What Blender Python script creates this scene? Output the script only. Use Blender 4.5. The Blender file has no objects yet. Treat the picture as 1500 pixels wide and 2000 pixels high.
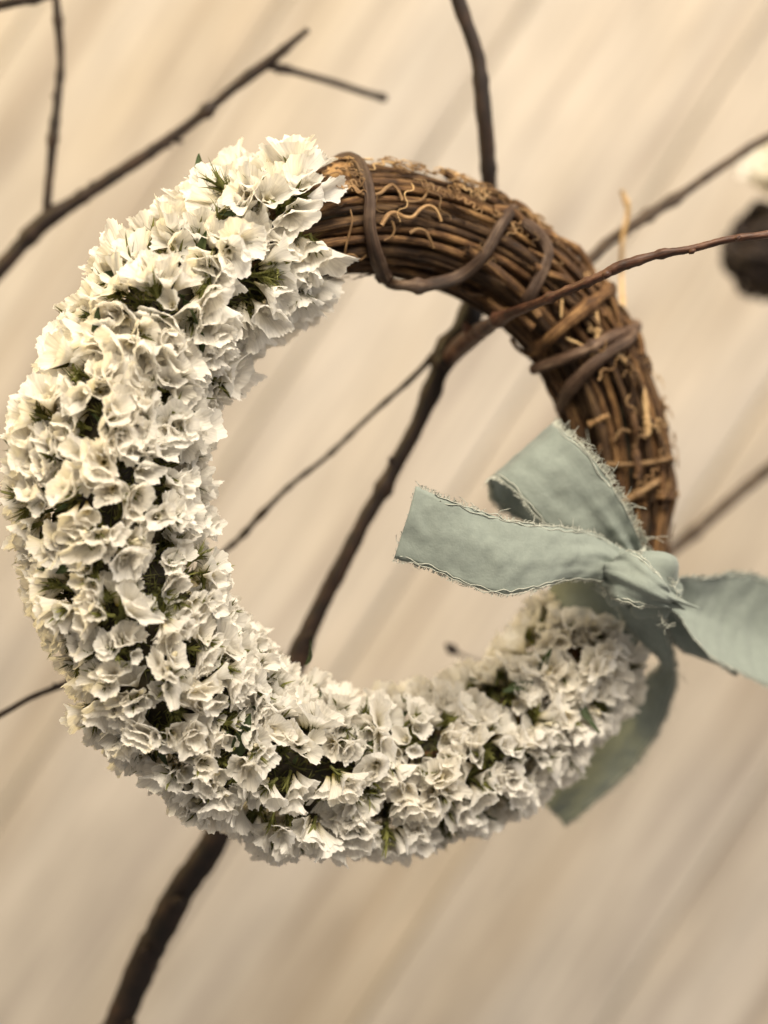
import bpy, math, random
import numpy as np
from mathutils import Vector, Matrix, noise

random.seed(11)
rng = np.random.default_rng(11)
SC = bpy.context.scene
COL = SC.collection

# ------------------------------------------------------------------ camera, world, lamps, exposure
D = 0.5                       # metres from the camera to the middle of the wreath
S = 0.154e-3                  # metres per photograph pixel at that distance
cam_d = bpy.data.cameras.new("camera")
cam = bpy.data.objects.new("camera", cam_d); COL.objects.link(cam)
cam.location = (0, -D, 0); cam.rotation_euler = (math.pi / 2, 0, 0)
cam_d.sensor_width = 36; cam_d.lens = 18 * D / (1000 * S)
cam_d.clip_start = 0.01; cam_d.clip_end = 20
cam_d.dof.use_dof = True; cam_d.dof.focus_distance = D - 0.036
cam_d.dof.aperture_fstop = cam_d.lens / 14.5
SC.camera = cam

world = bpy.data.worlds.new("World"); SC.world = world; world.use_nodes = True
world.node_tree.nodes["Background"].inputs[0].default_value = (1.0, 0.90, 0.79, 1)
world.node_tree.nodes["Background"].inputs[1].default_value = 0.37


def area_lamp(name, loc, target, size, watts, colour):
    l = bpy.data.lights.new(name, 'AREA'); l.energy = watts; l.size = size; l.color = colour
    o = bpy.data.objects.new(name, l); COL.objects.link(o); o.location = loc
    o.rotation_euler = (Vector(target) - Vector(loc)).to_track_quat('-Z', 'Y').to_euler()
    return o


area_lamp("ceiling_light", (0.16, -0.72, 0.80), (-0.02, 0.0, -0.02), 0.55, 30, (1.0, 0.885, 0.715))
area_lamp("side_fill", (1.7, -0.25, 0.75), (0.1, 0.4, 0.1), 0.9, 14, (1.0, 0.94, 0.885))  # added soft fill from the right, no window is known there
area_lamp("table_lamp", (-1.05, -0.15, 0.80), (-0.15, 0.45, 0.15), 0.3, 18, (1.0, 0.76, 0.34))
SC.view_settings.view_transform = 'Standard'; SC.view_settings.look = 'None'
SC.view_settings.exposure = 0.0; SC.view_settings.gamma = 1.0


# ------------------------------------------------------------------ helpers
def W(px, py, d=0.0):
    k = (D + d) / D * S
    return np.array([(px - 750) * k, d, (1000 - py) * k])


def link(name, mesh, parent=None, mat=None, **props):
    o = bpy.data.objects.new(name, mesh); COL.objects.link(o)
    if parent is not None:
        o.parent = parent
        o.location = -Vector(parent.location)
    if mat is not None and not mesh.materials:
        mesh.materials.append(mat)
    for k, v in props.items():
        o[k] = v
    return o


def make_mesh(name, verts, faces, uv=None, mat=None, smooth=True):
    me = bpy.data.meshes.new(name)
    me.from_pydata([tuple(map(float, v)) for v in verts], [], faces)
    if uv is not None:
        lay = me.uv_layers.new(name="UVMap")
        idx = np.empty(len(me.loops), dtype=np.int32); me.loops.foreach_get("vertex_index", idx)
        lay.data.foreach_set("uv", np.asarray(uv, dtype=np.float32)[idx].ravel())
    if smooth:
        me.polygons.foreach_set("use_smooth", [True] * len(me.polygons))
    if mat is not None:
        me.materials.append(mat)
    me.update()
    return me


def empty(name, loc, label, cat, group=None):
    o = bpy.data.objects.new(name, None); COL.objects.link(o)
    o.location = tuple(loc); o.empty_display_size = 0.01
    o["label"] = label; o["category"] = cat
    if group: o["group"] = group
    return o


def catmull(P, n):
    P = np.asarray(P, float)
    if len(P) == 2:
        t = np.linspace(0, 1, n)[:, None]
        return P[0] * (1 - t) + P[1] * t
    Q = np.vstack([2 * P[0] - P[1], P, 2 * P[-1] - P[-2]])
    seg = np.linalg.norm(np.diff(P, axis=0)[:, :3], axis=1)
    cum = np.concatenate([[0], np.cumsum(seg)])
    out = []
    for s in np.linspace(0, cum[-1], n):
        i = min(np.searchsorted(cum, s, side='right') - 1, len(P) - 2)
        t = (s - cum[i]) / max(seg[i], 1e-9)
        p0, p1, p2, p3 = Q[i], Q[i + 1], Q[i + 2], Q[i + 3]
        out.append(0.5 * ((2 * p1) + (-p0 + p2) * t + (2 * p0 - 5 * p1 + 4 * p2 - p3) * t ** 2 + (-p0 + 3 * p1 - 3 * p2 + p3) * t ** 3))
    return np.array(out)


def tube(path, radii, sides=8, bump=0.0, oval=None, closed=False, seed=0):
    """verts, faces, uv of a tube along path; uv = (length in m, turn 0..1)."""
    path = np.asarray(path, float); n = len(path)
    radii = np.broadcast_to(np.asarray(radii, float), (n,)).copy()
    T = np.gradient(path, axis=0)
    if closed:
        T = np.roll(path, -1, 0) - np.roll(path, 1, 0)
    T /= np.linalg.norm(T, axis=1)[:, None] + 1e-12
    u = np.cross(T[0], [0.31, 0.22, 0.93]); u /= np.linalg.norm(u)
    V, UV = [], []
    ln = np.concatenate([[0], np.cumsum(np.linalg.norm(np.diff(path, axis=0), axis=1))])
    r2 = np.random.default_rng(seed)
    ang_b = 1 + bump * r2.standard_normal(sides)
    for i in range(n):
        u = u - T[i] * np.dot(u, T[i]); u /= np.linalg.norm(u)
        w = np.cross(T[i], u)
        for k in range(sides):
            a = 2 * math.pi * k / sides
            rr = radii[i] * ang_b[k] * (1 + bump * 0.6 * r2.standard_normal())
            V.append(path[i] + rr * (math.cos(a) * u + math.sin(a) * w * (oval or 1)))
            UV.append((ln[i], k / sides))
    F = []
    for i in range(n if closed else n - 1):
        j = (i + 1) % n
        for k in range(sides):
            k2 = (k + 1) % sides
            F.append((i * sides + k, i * sides + k2, j * sides + k2, j * sides + k))
    if not closed:
        for i, sgn in ((0, -1), (n - 1, 1)):
            V.append(path[i] + T[i] * sgn * radii[i] * 0.3); UV.append((ln[i], 0.5))
            c = len(V) - 1
            for k in range(sides):
                k2 = (k + 1) % sides
                a, b = i * sides + k, i * sides + k2
                F.append((a, c, b) if sgn > 0 else (b, c, a))
    return V, F, UV


def tube_obj(name, path, radii, mat, parent, sides=8, bump=0.04, seed=0, **props):
    V, F, UV = tube(path, radii, sides, bump, seed=seed)
    return link(name, make_mesh(name, V, F, UV, mat), parent, **props)


class Heap:
    def __init__(self): self.V, self.F, self.UV = [], [], []
    def add(self, V, F, UV):
        b = len(self.V); self.V.extend(V); self.UV.extend(UV)
        self.F.extend([tuple(i + b for i in f) for f in F])
    def mesh(self, name, mat): return make_mesh(name, self.V, self.F, self.UV, mat)


# ------------------------------------------------------------------ materials
def new_mat(name):
    m = bpy.data.materials.new(name); m.use_nodes = True
    nt = m.node_tree
    return m, nt, nt.nodes["Principled BSDF"], nt.nodes["Material Output"]


def ramp(nt, stops):
    r = nt.nodes.new("ShaderNodeValToRGB"); e = r.color_ramp.elements
    while len(e) < len(stops): e.new(0.5)
    for el, (p, c) in zip(e, stops):
        el.position = p; el.color = (*c, 1)
    return r


def bark_mat(name, dark, mid, pale, rough=0.75, along=260, around=7, bump=0.5, vary=0.35):
    m, nt, b, out = new_mat(name); N, L = nt.nodes, nt.links
    uv = N.new("ShaderNodeUVMap"); uv.uv_map = "UVMap"
    info = N.new("ShaderNodeObjectInfo")
    mp = N.new("ShaderNodeMapping"); mp.inputs["Scale"].default_value = (along, around, 1)
    addv = N.new("ShaderNodeVectorMath"); addv.operation = 'ADD'
    comb = N.new("ShaderNodeCombineXYZ")
    mul = N.new("ShaderNodeMath"); mul.operation = 'MULTIPLY'; mul.inputs[1].default_value = 37.0
    L.new(info.outputs["Random"], mul.inputs[0]); L.new(mul.outputs[0], comb.inputs[2])
    L.new(uv.outputs[0], mp.inputs[0]); L.new(mp.outputs[0], addv.inputs[0]); L.new(comb.outputs[0], addv.inputs[1])
    n1 = N.new("ShaderNodeTexNoise"); n1.inputs["Scale"].default_value = 1.0; n1.inputs["Detail"].default_value = 5
    n1.inputs["Roughness"].default_value = 0.65
    L.new(addv.outputs[0], n1.inputs["Vector"])
    n2 = N.new("ShaderNodeTexNoise"); n2.inputs["Scale"].default_value = 170; n2.inputs["Detail"].default_value = 3
    tc = N.new("ShaderNodeTexCoord"); L.new(tc.outputs["Object"], n2.inputs["Vector"])
    mixv = N.new("ShaderNodeMath"); mixv.operation = 'MULTIPLY_ADD'
    L.new(n2.outputs["Fac"], mixv.inputs[0]); mixv.inputs[1].default_value = 0.5
    sub = N.new("ShaderNodeMath"); sub.operation = 'SUBTRACT'; sub.inputs[1].default_value = 0.25
    L.new(n1.outputs["Fac"], sub.inputs[0]); L.new(sub.outputs[0], mixv.inputs[2])
    r = ramp(nt, [(0.28, dark), (0.5, mid), (0.74, pale)])
    L.new(mixv.outputs[0], r.inputs[0])
    hsv = N.new("ShaderNodeHueSaturation")
    mr = N.new("ShaderNodeMapRange"); mr.inputs[3].default_value = 1 - vary; mr.inputs[4].default_value = 1 + vary
    L.new(info.outputs["Random"], mr.inputs[0]); L.new(mr.outputs[0], hsv.inputs["Value"])
    L.new(r.outputs[0], hsv.inputs["Color"]); L.new(hsv.outputs[0], b.inputs["Base Color"])
    bp = N.new("ShaderNodeBump"); bp.inputs["Strength"].default_value = bump; bp.inputs["Distance"].default_value = 0.0008
    L.new(n1.outputs["Fac"], bp.inputs["Height"]); L.new(bp.outputs[0], b.inputs["Normal"])
    b.inputs["Roughness"].default_value = rough
    b.inputs["Specular IOR Level"].default_value = 0.35
    return m


M_vine = bark_mat("vine_bark", (0.012, 0.0055, 0.0023), (0.068, 0.031, 0.010), (0.225, 0.128, 0.050), vary=0.5, bump=0.7, along=120, around=13)
M_binding = bark_mat("binding_bark", (0.026, 0.013, 0.007), (0.066, 0.036, 0.021), (0.20, 0.135, 0.088), rough=0.6, along=90, around=12, bump=0.9, vary=0.25)
M_tendril = bark_mat("tendril_bark", (0.085, 0.043, 0.016), (0.22, 0.125, 0.052), (0.38, 0.25, 0.12), rough=0.6, vary=0.35)
M_straw = bark_mat("straw", (0.30, 0.18, 0.07), (0.46, 0.30, 0.14), (0.60, 0.43, 0.23), rough=0.6, vary=0.2)
M_branch = bark_mat("branch_bark", (0.006, 0.003, 0.002), (0.016, 0.0078, 0.0046), (0.044, 0.023, 0.014), rough=0.6, along=140, around=6, bump=0.4, vary=0.15)
M_twig = bark_mat("twig_bark", (0.022, 0.008, 0.004), (0.062, 0.024, 0.012), (0.15, 0.075, 0.045), rough=0.5, along=160, around=7, bump=0.4, vary=0.1)
M_grey = bark_mat("grey_branch_bark", (0.016, 0.010, 0.007), (0.048, 0.031, 0.020), (0.10, 0.068, 0.042), rough=0.65, along=140, around=6, vary=0.1)
M_bud = bark_mat("bud_scale", (0.008, 0.005, 0.005), (0.018, 0.011, 0.010), (0.04, 0.026, 0.022), vary=0.1)


def petal_mat(name, rim, mid, base, trans=0.57):
    m, nt, b, out = new_mat(name); N, L = nt.nodes, nt.links
    uv = N.new("ShaderNodeUVMap"); uv.uv_map = "UVMap"
    sep = N.new("ShaderNodeSeparateXYZ"); L.new(uv.outputs[0], sep.inputs[0])
    info = N.new("ShaderNodeObjectInfo")
    r = ramp(nt, [(0.0, base), (0.22, mid), (0.55, rim)])
    L.new(sep.outputs["Y"], r.inputs[0])
    # fine radiating veins
    mp = N.new("ShaderNodeMapping"); mp.inputs["Scale"].default_value = (52, 1.3, 1)
    L.new(uv.outputs[0], mp.inputs[0])
    nz = N.new("ShaderNodeTexNoise"); nz.inputs["Scale"].default_value = 1.0; nz.inputs["Detail"].default_value = 3
    L.new(mp.outputs[0], nz.inputs["Vector"])
    vr = N.new("ShaderNodeMapRange"); vr.inputs[1].default_value = 0.3; vr.inputs[2].default_value = 0.62
    vr.inputs[3].default_value = 0.80; vr.inputs[4].default_value = 1.0
    L.new(nz.outputs["Fac"], vr.inputs[0])
    hsv = N.new("ShaderNodeHueSaturation"); L.new(r.outputs[0], hsv.inputs["Color"]); L.new(vr.outputs[0], hsv.inputs["Value"])
    sr = N.new("ShaderNodeMapRange"); sr.inputs[3].default_value = 0.6; sr.inputs[4].default_value = 1.35
    L.new(info.outputs["Random"], sr.inputs[0]); L.new(sr.outputs[0], hsv.inputs["Saturation"])
    L.new(hsv.outputs[0], b.inputs["Base Color"]); b.inputs["Roughness"].default_value = 0.6
    b.inputs["Specular IOR Level"].default_value = 0.25
    bp = N.new("ShaderNodeBump"); bp.inputs["Strength"].default_value = 0.45; bp.inputs["Distance"].default_value = 0.0004
    L.new(nz.outputs["Fac"], bp.inputs["Height"]); L.new(bp.outputs[0], b.inputs["Normal"])
    tr = N.new("ShaderNodeBsdfTranslucent"); L.new(hsv.outputs[0], tr.inputs["Color"]); L.new(bp.outputs[0], tr.inputs["Normal"])
    mx = N.new("ShaderNodeMixShader"); mx.inputs[0].default_value = trans
    L.new(b.outputs[0], mx.inputs[1]); L.new(tr.outputs[0], mx.inputs[2]); L.new(mx.outputs[0], out.inputs["Surface"])
    return m


M_petal = petal_mat("papery_petal", (0.93, 0.90, 0.83), (0.92, 0.86, 0.69), (0.50, 0.42, 0.13))
M_bloom = petal_mat("inner_bloom", (0.86, 0.80, 0.62), (0.80, 0.68, 0.40), (0.45, 0.26, 0.06), trans=0.25)


def plain_mat(name, c1, c2, scale, rough=0.6, trans=0.0, bump=0.3):
    m, nt, b, out = new_mat(name); N, L = nt.nodes, nt.links
    tc = N.new("ShaderNodeTexCoord"); nz = N.new("ShaderNodeTexNoise")
    nz.inputs["Scale"].default_value = scale; nz.inputs["Detail"].default_value = 4
    L.new(tc.outputs["Object"], nz.inputs["Vector"])
    r = ramp(nt, [(0.3, c1), (0.7, c2)]); L.new(nz.outputs["Fac"], r.inputs[0])
    info = N.new("ShaderNodeObjectInfo"); hsv = N.new("ShaderNodeHueSaturation")
    mr = N.new("ShaderNodeMapRange"); mr.inputs[3].default_value = 0.75; mr.inputs[4].default_value = 1.25
    L.new(info.outputs["Random"], mr.inputs[0]); L.new(mr.outputs[0], hsv.inputs["Value"]); L.new(r.outputs[0], hsv.inputs["Color"])
    L.new(hsv.outputs[0], b.inputs["Base Color"]); b.inputs["Roughness"].default_value = rough
    b.inputs["Specular IOR Level"].default_value = 0.3
    bp = N.new("ShaderNodeBump"); bp.inputs["Strength"].default_value = bump; bp.inputs["Distance"].default_value = 0.0008
    L.new(nz.outputs["Fac"], bp.inputs["Height"]); L.new(bp.outputs[0], b.inputs["Normal"])
    if trans:
        tr = N.new("ShaderNodeBsdfTranslucent"); L.new(hsv.outputs[0], tr.inputs["Color"])
        mx = N.new("ShaderNodeMixShader"); mx.inputs[0].default_value = trans
        L.new(b.outputs[0], mx.inputs[1]); L.new(tr.outputs[0], mx.inputs[2]); L.new(mx.outputs[0], out.inputs["Surface"])
    return m


M_green = plain_mat("green_bract", (0.045, 0.058, 0.012), (0.22, 0.215, 0.060), 500, trans=0.15)
M_leaf = plain_mat("dark_leaf", (0.020, 0.034, 0.012), (0.055, 0.078, 0.026), 300, rough=0.55, trans=0.12)
M_gap_shade = plain_mat("gap_shade", (0.012, 0.010, 0.005), (0.045, 0.034, 0.016), 220)  # near-black colour painted in for the shade between vines and flower heads
M_budcream = plain_mat("cream_bud", (0.66, 0.58, 0.36), (0.82, 0.77, 0.62), 400, trans=0.2)


def ribbon_mat():
    m, nt, b, out = new_mat("sage_cloth"); N, L = nt.nodes, nt.links
    uv = N.new("ShaderNodeUVMap"); uv.uv_map = "UVMap"
    def thread(direction, sc):
        w = N.new("ShaderNodeTexWave"); w.bands_direction = direction; w.inputs["Scale"].default_value = sc
        w.inputs["Distortion"].default_value = 0.6; w.inputs["Detail"].default_value = 1; w.inputs["Detail Scale"].default_value = 0.3
        L.new(uv.outputs[0], w.inputs["Vector"]); return w
    w1, w2 = thread('X', 1500), thread('Y', 1500)
    mx = N.new("ShaderNodeMath"); mx.operation = 'MULTIPLY'
    L.new(w1.outputs["Fac"], mx.inputs[0]); L.new(w2.outputs["Fac"], mx.inputs[1])
    nz = N.new("ShaderNodeTexNoise"); nz.inputs["Scale"].default_value = 420; nz.inputs["Detail"].default_value = 5; nz.inputs["Roughness"].default_value = 0.75
    L.new(uv.outputs[0], nz.inputs["Vector"])
    r = ramp(nt, [(0.3, (0.222, 0.254, 0.227)), (0.7, (0.268, 0.302, 0.268))])
    L.new(nz.outputs["Fac"], r.inputs[0])
    hsv = N.new("ShaderNodeHueSaturation"); L.new(r.outputs[0], hsv.inputs["Color"])
    vr = N.new("ShaderNodeMapRange"); vr.inputs[3].default_value = 0.93; vr.inputs[4].default_value = 1.06
    L.new(mx.outputs[0], vr.inputs[0]); L.new(vr.outputs[0], hsv.inputs["Value"])
    L.new(hsv.outputs[0], b.inputs["Base Color"]); b.inputs["Roughness"].default_value = 0.85
    b.inputs["Specular IOR Level"].default_value = 0.15; b.inputs["Sheen Weight"].default_value = 0.12
    bp = N.new("ShaderNodeBump"); bp.inputs["Strength"].default_value = 0.2; bp.inputs["Distance"].default_value = 0.0002
    L.new(mx.outputs[0], bp.inputs["Height"]); L.new(bp.outputs[0], b.inputs["Normal"])
    tr = N.new("ShaderNodeBsdfTranslucent"); L.new(hsv.outputs[0], tr.inputs["Color"])
    b2 = N.new("ShaderNodeBump"); b2.inputs["Strength"].default_value = 0.5; b2.inputs["Distance"].default_value = 0.0005
    L.new(nz.outputs["Fac"], b2.inputs["Height"]); L.new(bp.outputs[0], b2.inputs["Normal"]); L.new(b2.outputs[0], b.inputs["Normal"])
    ms = N.new("ShaderNodeMixShader"); ms.inputs[0].default_value = 0.15
    L.new(b.outputs[0], ms.inputs[1]); L.new(tr.outputs[0], ms.inputs[2]); L.new(ms.outputs[0], out.inputs["Surface"])
    return m


M_ribbon = ribbon_mat()
M_thread = plain_mat("pale_thread", (0.44, 0.46, 0.40), (0.60, 0.61, 0.53), 400, rough=0.9, trans=0.2)


def plank_mat():
    m, nt, b, out = new_mat("whitewashed_wood"); N, L = nt.nodes, nt.links
    tc = N.new("ShaderNodeTexCoord"); info = N.new("ShaderNodeObjectInfo")
    off = N.new("ShaderNodeVectorMath"); off.operation = 'ADD'
    mul = N.new("ShaderNodeMath"); mul.operation = 'MULTIPLY'; mul.inputs[1].default_value = 11.0
    L.new(info.outputs["Random"], mul.inputs[0])
    L.new(tc.outputs["Object"], off.inputs[0]); L.new(mul.outputs[0], off.inputs[1])
    def grain(scale, detail, rough=0.55):
        mp = N.new("ShaderNodeMapping"); mp.inputs["Scale"].default_value = scale
        L.new(off.outputs[0], mp.inputs[0])
        n = N.new("ShaderNodeTexNoise"); n.inputs["Scale"].default_value = 1; n.inputs["Detail"].default_value = detail
        n.inputs["Roughness"].default_value = rough; n.inputs["Distortion"].default_value = 0.3
        L.new(mp.outputs[0], n.inputs["Vector"]); return n
    g1 = grain((3.0, 55, 55), 5); g2 = grain((14, 190, 190), 5, 0.6); g3 = grain((2.2, 9, 9), 3)
    r1 = ramp(nt, [(0.33, (0.185, 0.148, 0.128)), (0.46, (0.40, 0.353, 0.31)), (0.7, (0.445, 0.403, 0.365))])
    L.new(g1.outputs["Fac"], r1.inputs[0])
    r3 = ramp(nt, [(0.35, (0.43, 0.357, 0.265)), (0.65, (0.43, 0.40, 0.378))])
    L.new(g3.outputs["Fac"], r3.inputs[0])
    mx = N.new("ShaderNodeMix"); mx.data_type = 'RGBA'; mx.inputs[0].default_value = 0.5
    L.new(r1.outputs[0], mx.inputs[6]); L.new(r3.outputs[0], mx.inputs[7])
    hsv = N.new("ShaderNodeHueSaturation"); L.new(mx.outputs[2], hsv.inputs["Color"])
    vr = N.new("ShaderNodeMapRange"); vr.inputs[1].default_value = 0.3; vr.inputs[2].default_value = 0.7
    vr.inputs[3].default_value = 0.74; vr.inputs[4].default_value = 1.12
    L.new(g2.outputs["Fac"], vr.inputs[0])
    pr = N.new("ShaderNodeMapRange"); pr.inputs[3].default_value = 0.93; pr.inputs[4].default_value = 1.05
    L.new(info.outputs["Random"], pr.inputs[0])
    mm = N.new("ShaderNodeMath"); mm.operation = 'MULTIPLY'; L.new(vr.outputs[0], mm.inputs[0]); L.new(pr.outputs[0], mm.inputs[1])
    L.new(mm.outputs[0], hsv.inputs["Value"]); L.new(hsv.outputs[0], b.inputs["Base Color"])
    b.inputs["Roughness"].default_value = 0.6; b.inputs["Specular IOR Level"].default_value = 0.25
    bp = N.new("ShaderNodeBump"); bp.inputs["Strength"].default_value = 0.3; bp.inputs["Distance"].default_value = 0.001
    L.new(g2.outputs["Fac"], bp.inputs["Height"]); L.new(bp.outputs[0], b.inputs["Normal"])
    return m


M_plank = plank_mat()

# ------------------------------------------------------------------ plank wall behind everything
WALL_D = 0.45
wall = bpy.data.objects.new("wall", None); COL.objects.link(wall)
wall.location = (0, WALL_D, 0); wall["kind"] = "structure"
wall["label"] = "whitewashed plank wall with slanting boards behind the wreath"
PW, GAP, TH = 0.118, 0.0014, 0.018


def plank_mesh():
    hx, hy, b = 1.3, (PW - GAP) / 2, 0.0012
    prof = [(-hy, -TH), (-hy, -b), (-hy + b, 0), (hy - b, 0), (hy, -b), (hy, -TH)]
    V = [(x, y, z) for x in (-hx, hx) for y, z in prof]
    n = len(prof)
    F = [(i, (i + 1) % n, n + (i + 1) % n, n + i) for i in range(n)] + [tuple(range(n))[::-1], tuple(range(n, 2 * n))]
    return make_mesh("plank", V, F, None, M_plank, smooth=False)


pm = plank_mesh()
ang = math.radians(57)
ax = Vector((math.cos(ang), 0, math.sin(ang))); ay = Vector((-math.sin(ang), 0, math.cos(ang))); az = Vector((0, -1, 0))
for i in range(-8, 9):
    o = bpy.data.objects.new("plank", pm); COL.objects.link(o); o.parent = wall
    c = ay * (i * PW + 0.03) + ax * random.uniform(-0.1, 0.1) + az * random.uniform(0, 0.0015)
    o.matrix_local = Matrix(((ax.x, ay.x, az.x, c.x), (ax.y, ay.y, az.y, c.y), (ax.z, ay.z, az.z, c.z), (0, 0, 0, 1)))
bk = make_mesh("backing", [(-2, TH + 0.002, -2), (2, TH + 0.002, -2), (2, TH + 0.002, 2), (-2, TH + 0.002, 2)], [(0, 1, 2, 3)], None, M_bud, smooth=False)
link("backing", bk, None).parent = wall

# ------------------------------------------------------------------ ring of the wreath
TAU = math.radians(22.6)
RC = W(746, 972, 0.0)
RR = 538 * S
RT = 105 * S
e1 = np.array([math.cos(TAU), math.sin(TAU), 0]); e2 = np.array([0, 0, 1.0])
nn = np.array([math.sin(TAU), -math.cos(TAU), 0])


def ring(th):
    return RC + RR * (math.cos(th) * e1 + math.sin(th) * e2)


def frame(th, ph):
    """outward tube normal at ring angle th, tube angle ph (0 faces the viewer, + outward); ring tangent."""
    rad = math.cos(th) * e1 + math.sin(th) * e2
    tan = -math.sin(th) * e1 + math.cos(th) * e2
    return math.cos(ph) * nn + math.sin(ph) * rad, tan, rad


def torus(th, ph, rho):
    return ring(th) + rho * frame(th, ph)[0]


def on_tube(px, py, r=RT, lift=0.0):
    """world point where the sight line of a photo pixel meets a tube of radius r+lift round the ring (or passes nearest)."""
    o = np.array([0, -D, 0.0]); q = W(px, py, 0) - o; q /= np.linalg.norm(q)
    t = D - 0.12; best = None
    for _ in range(400):
        p = o + q * t; v = p - RC
        h = np.dot(v, nn); pl = v - h * nn; m = math.hypot(np.linalg.norm(pl) - RR, h)
        dist = m - (r + lift)
        if best is None or dist < best[0]: best = (dist, p)
        if dist < 2e-5: return p
        t += max(dist * 0.7, 3e-5)
        if t > D + 0.15: break
    return best[1]


wreath = empty("wreath", RC, "round grapevine wreath half covered in white dried statice flowers, hanging on the bare branch", "wreath")

# inner core tube, coloured near-black as shade in the gaps between vines
th = np.linspace(0, 2 * math.pi, 120, endpoint=False)
V, F, UV = tube([ring(t) for t in th], 0.0095, 10, 0.08, closed=True)
link("core", make_mesh("core", V, F, UV, M_gap_shade), wreath)


def slim(t):
    """the vine bundle is thinner where the flowers are bound on"""
    d = math.degrees(t) % 360
    return float(np.interp(d, [0, 108, 122, 318, 338, 360], [1, 1, 0.66, 0.66, 0.97, 1]))


def vine_path(ph0, rho0, t0, t1, n, seed, wander=0.35):
    r = np.random.default_rng(seed)
    k = [r.uniform(0.5, 1.6), r.uniform(1.5, 4), r.uniform(4, 9)]; p = r.uniform(0, 6.28, 6); tw = r.uniform(-0.09, 0.09)
    out = []
    for t in np.linspace(t0, t1, n):
        ph = ph0 + wander * (0.6 * math.sin(k[0] * t + p[0]) + 0.35 * math.sin(k[1] * t + p[1]) + 0.06 * math.sin(k[2] * 2 * t + p[4])) + tw * (t - 1)
        rho = rho0 * (1 + 0.05 * math.sin(k[1] * t + p[2]) + 0.03 * math.sin(k[2] * t + p[3]))
        out.append(torus(t, ph, rho * slim(t)))
    return np.array(out)


def rough_radius(r0, n, seed, knots=3, amt=0.12):
    r = np.random.default_rng(seed)
    x = np.linspace(0, 1, n); f = np.ones(n)
    f += amt * 0.5 * np.interp(x, np.linspace(0, 1, 14), r.standard_normal(14))
    for _ in range(knots):
        f += amt * 2.2 * np.exp(-((x - r.uniform(0, 1)) / 0.012) ** 2)
    return r0 * f


NS = 40
for i in range(NS):
    r0 = random.uniform(0.00085, 0.00135) if i % 5 else random.uniform(0.0014, 0.0018)
    ph0 = 2 * math.pi * (i + random.uniform(-0.3, 0.3)) / NS
    path = vine_path(ph0, RT - r0 - random.choice([0, 0.0003, 0.0008, 0.0016, 0.0030]), 0, 2 * math.pi, 190, 100 + i, 0.15)
    path = path[:-1] if i % 2 else path
    tube_obj("vine", path, rough_radius(r0, len(path), 300 + i, 7), M_vine, wreath, 8, 0.05, seed=i)
for i in range(18):
    r0 = random.uniform(0.001, 0.002)
    path = vine_path(2 * math.pi * i / 18 + 0.2, RT * random.uniform(0.62, 0.78), 0, 2 * math.pi, 150, 500 + i, 0.5)
    tube_obj("vine", path, rough_radius(r0, 150, 700 + i, 4), M_vine, wreath, 7, 0.06, seed=40 + i)
# broken vine pieces that cross the right side at a slant
for i in range(26):
    a = math.radians(random.uniform(-16, 70)); ph = random.uniform(-1.5, 1.6); da = math.radians(random.uniform(10, 30)); dp = random.uniform(-0.5, 0.5)
    n = 16; r0 = random.uniform(0.0006, 0.0014)
    pts = [torus(a + da * k / n, ph + dp * k / n, RT + r0 * 0.7 + 0.0012 * math.sin(k * 0.6 + i)) for k in range(n)]
    tube_obj("vine", pts, rough_radius(r0, n, 900 + i, 1), M_vine, wreath, 7, 0.08, seed=80 + i)


def wrap(pts, r_px, mat, name="binding_vine", n=70, seed=0, amt=0.22):
    P = []
    for q in pts:
        if len(q) == 2: P.append(on_tube(q[0], q[1], RT, r_px * S * 0.8))
        else: P.append(W(*q))
    path = catmull(P, n)
    return tube_obj(name, path, rough_radius(r_px * S, n, 1200 + seed, 2, amt), mat, wreath, 10, 0.06, seed=seed)


wrap([(636, 345, 0.0), (655, 318, -0.006), (684, 308, -0.008), (708, 330), (722, 385), (722, 440), (735, 500), (757, 548), (788, 557, -0.006), (838, 556, -0.004), (900, 538), (945, 498), (975, 445), (995, 415), (1004, 412, 0.006), (1012, 425, 0.02)], 12, M_binding, seed=1, n=110)
wrap([(1000, 432, 0.006), (1030, 440, 0.002), (1060, 470), (1070, 500), (1052, 545), (1030, 585), (1012, 615, 0.018)], 12, M_binding, seed=2)
wrap([(1170, 560, 0.035), (1190, 566, 0.016), (1160, 590), (1110, 630), (1075, 662), (1040, 690, 0.02)], 13, M_vine, seed=3)
wrap([(1215, 630, 0.045), (1240, 640, 0.024), (1200, 655), (1130, 690), (1070, 712), (1040, 722, 0.018)], 11.5, M_binding, seed=4)
wrap([(1236, 640, 0.03), (1228, 662, 0.012), (1180, 695), (1140, 728), (1110, 765), (1095, 800, 0.024)], 12, M_binding, seed=5)
wrap([(1185, 908), (1230, 908), (1270, 904), (1306, 897, 0.018), (1312, 900, 0.032)], 6, M_tendril, seed=6)
wrap([(1210, 985), (1245, 965), (1280, 942), (1296, 930, 0.03)], 8, M_tendril, seed=7)
wrap([(1205, 690), (1235, 722), (1256, 765), (1262, 810), (1264, 850)], 6, M_straw, "straw_strand", seed=8)
wrap([(1160, 600), (1168, 640), (1162, 680), (1150, 720)], 5.5, M_straw, "straw_strand", seed=9)
wrap([(1098, 575), (1096, 620)], 2.5, M_straw, "straw_strand", seed=10)
wrap([(1105, 660), (1150, 680)], 2.5, M_straw, "straw_strand", seed=11)
wrap([(1150, 830), (1180, 815), (1190, 812)], 6, M_tendril, "straw_strand", seed=12)
wrap([(1200, 860), (1215, 840), (1240, 848), (1262, 855)], 3.5, M_tendril, "straw_strand", seed=13)
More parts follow.
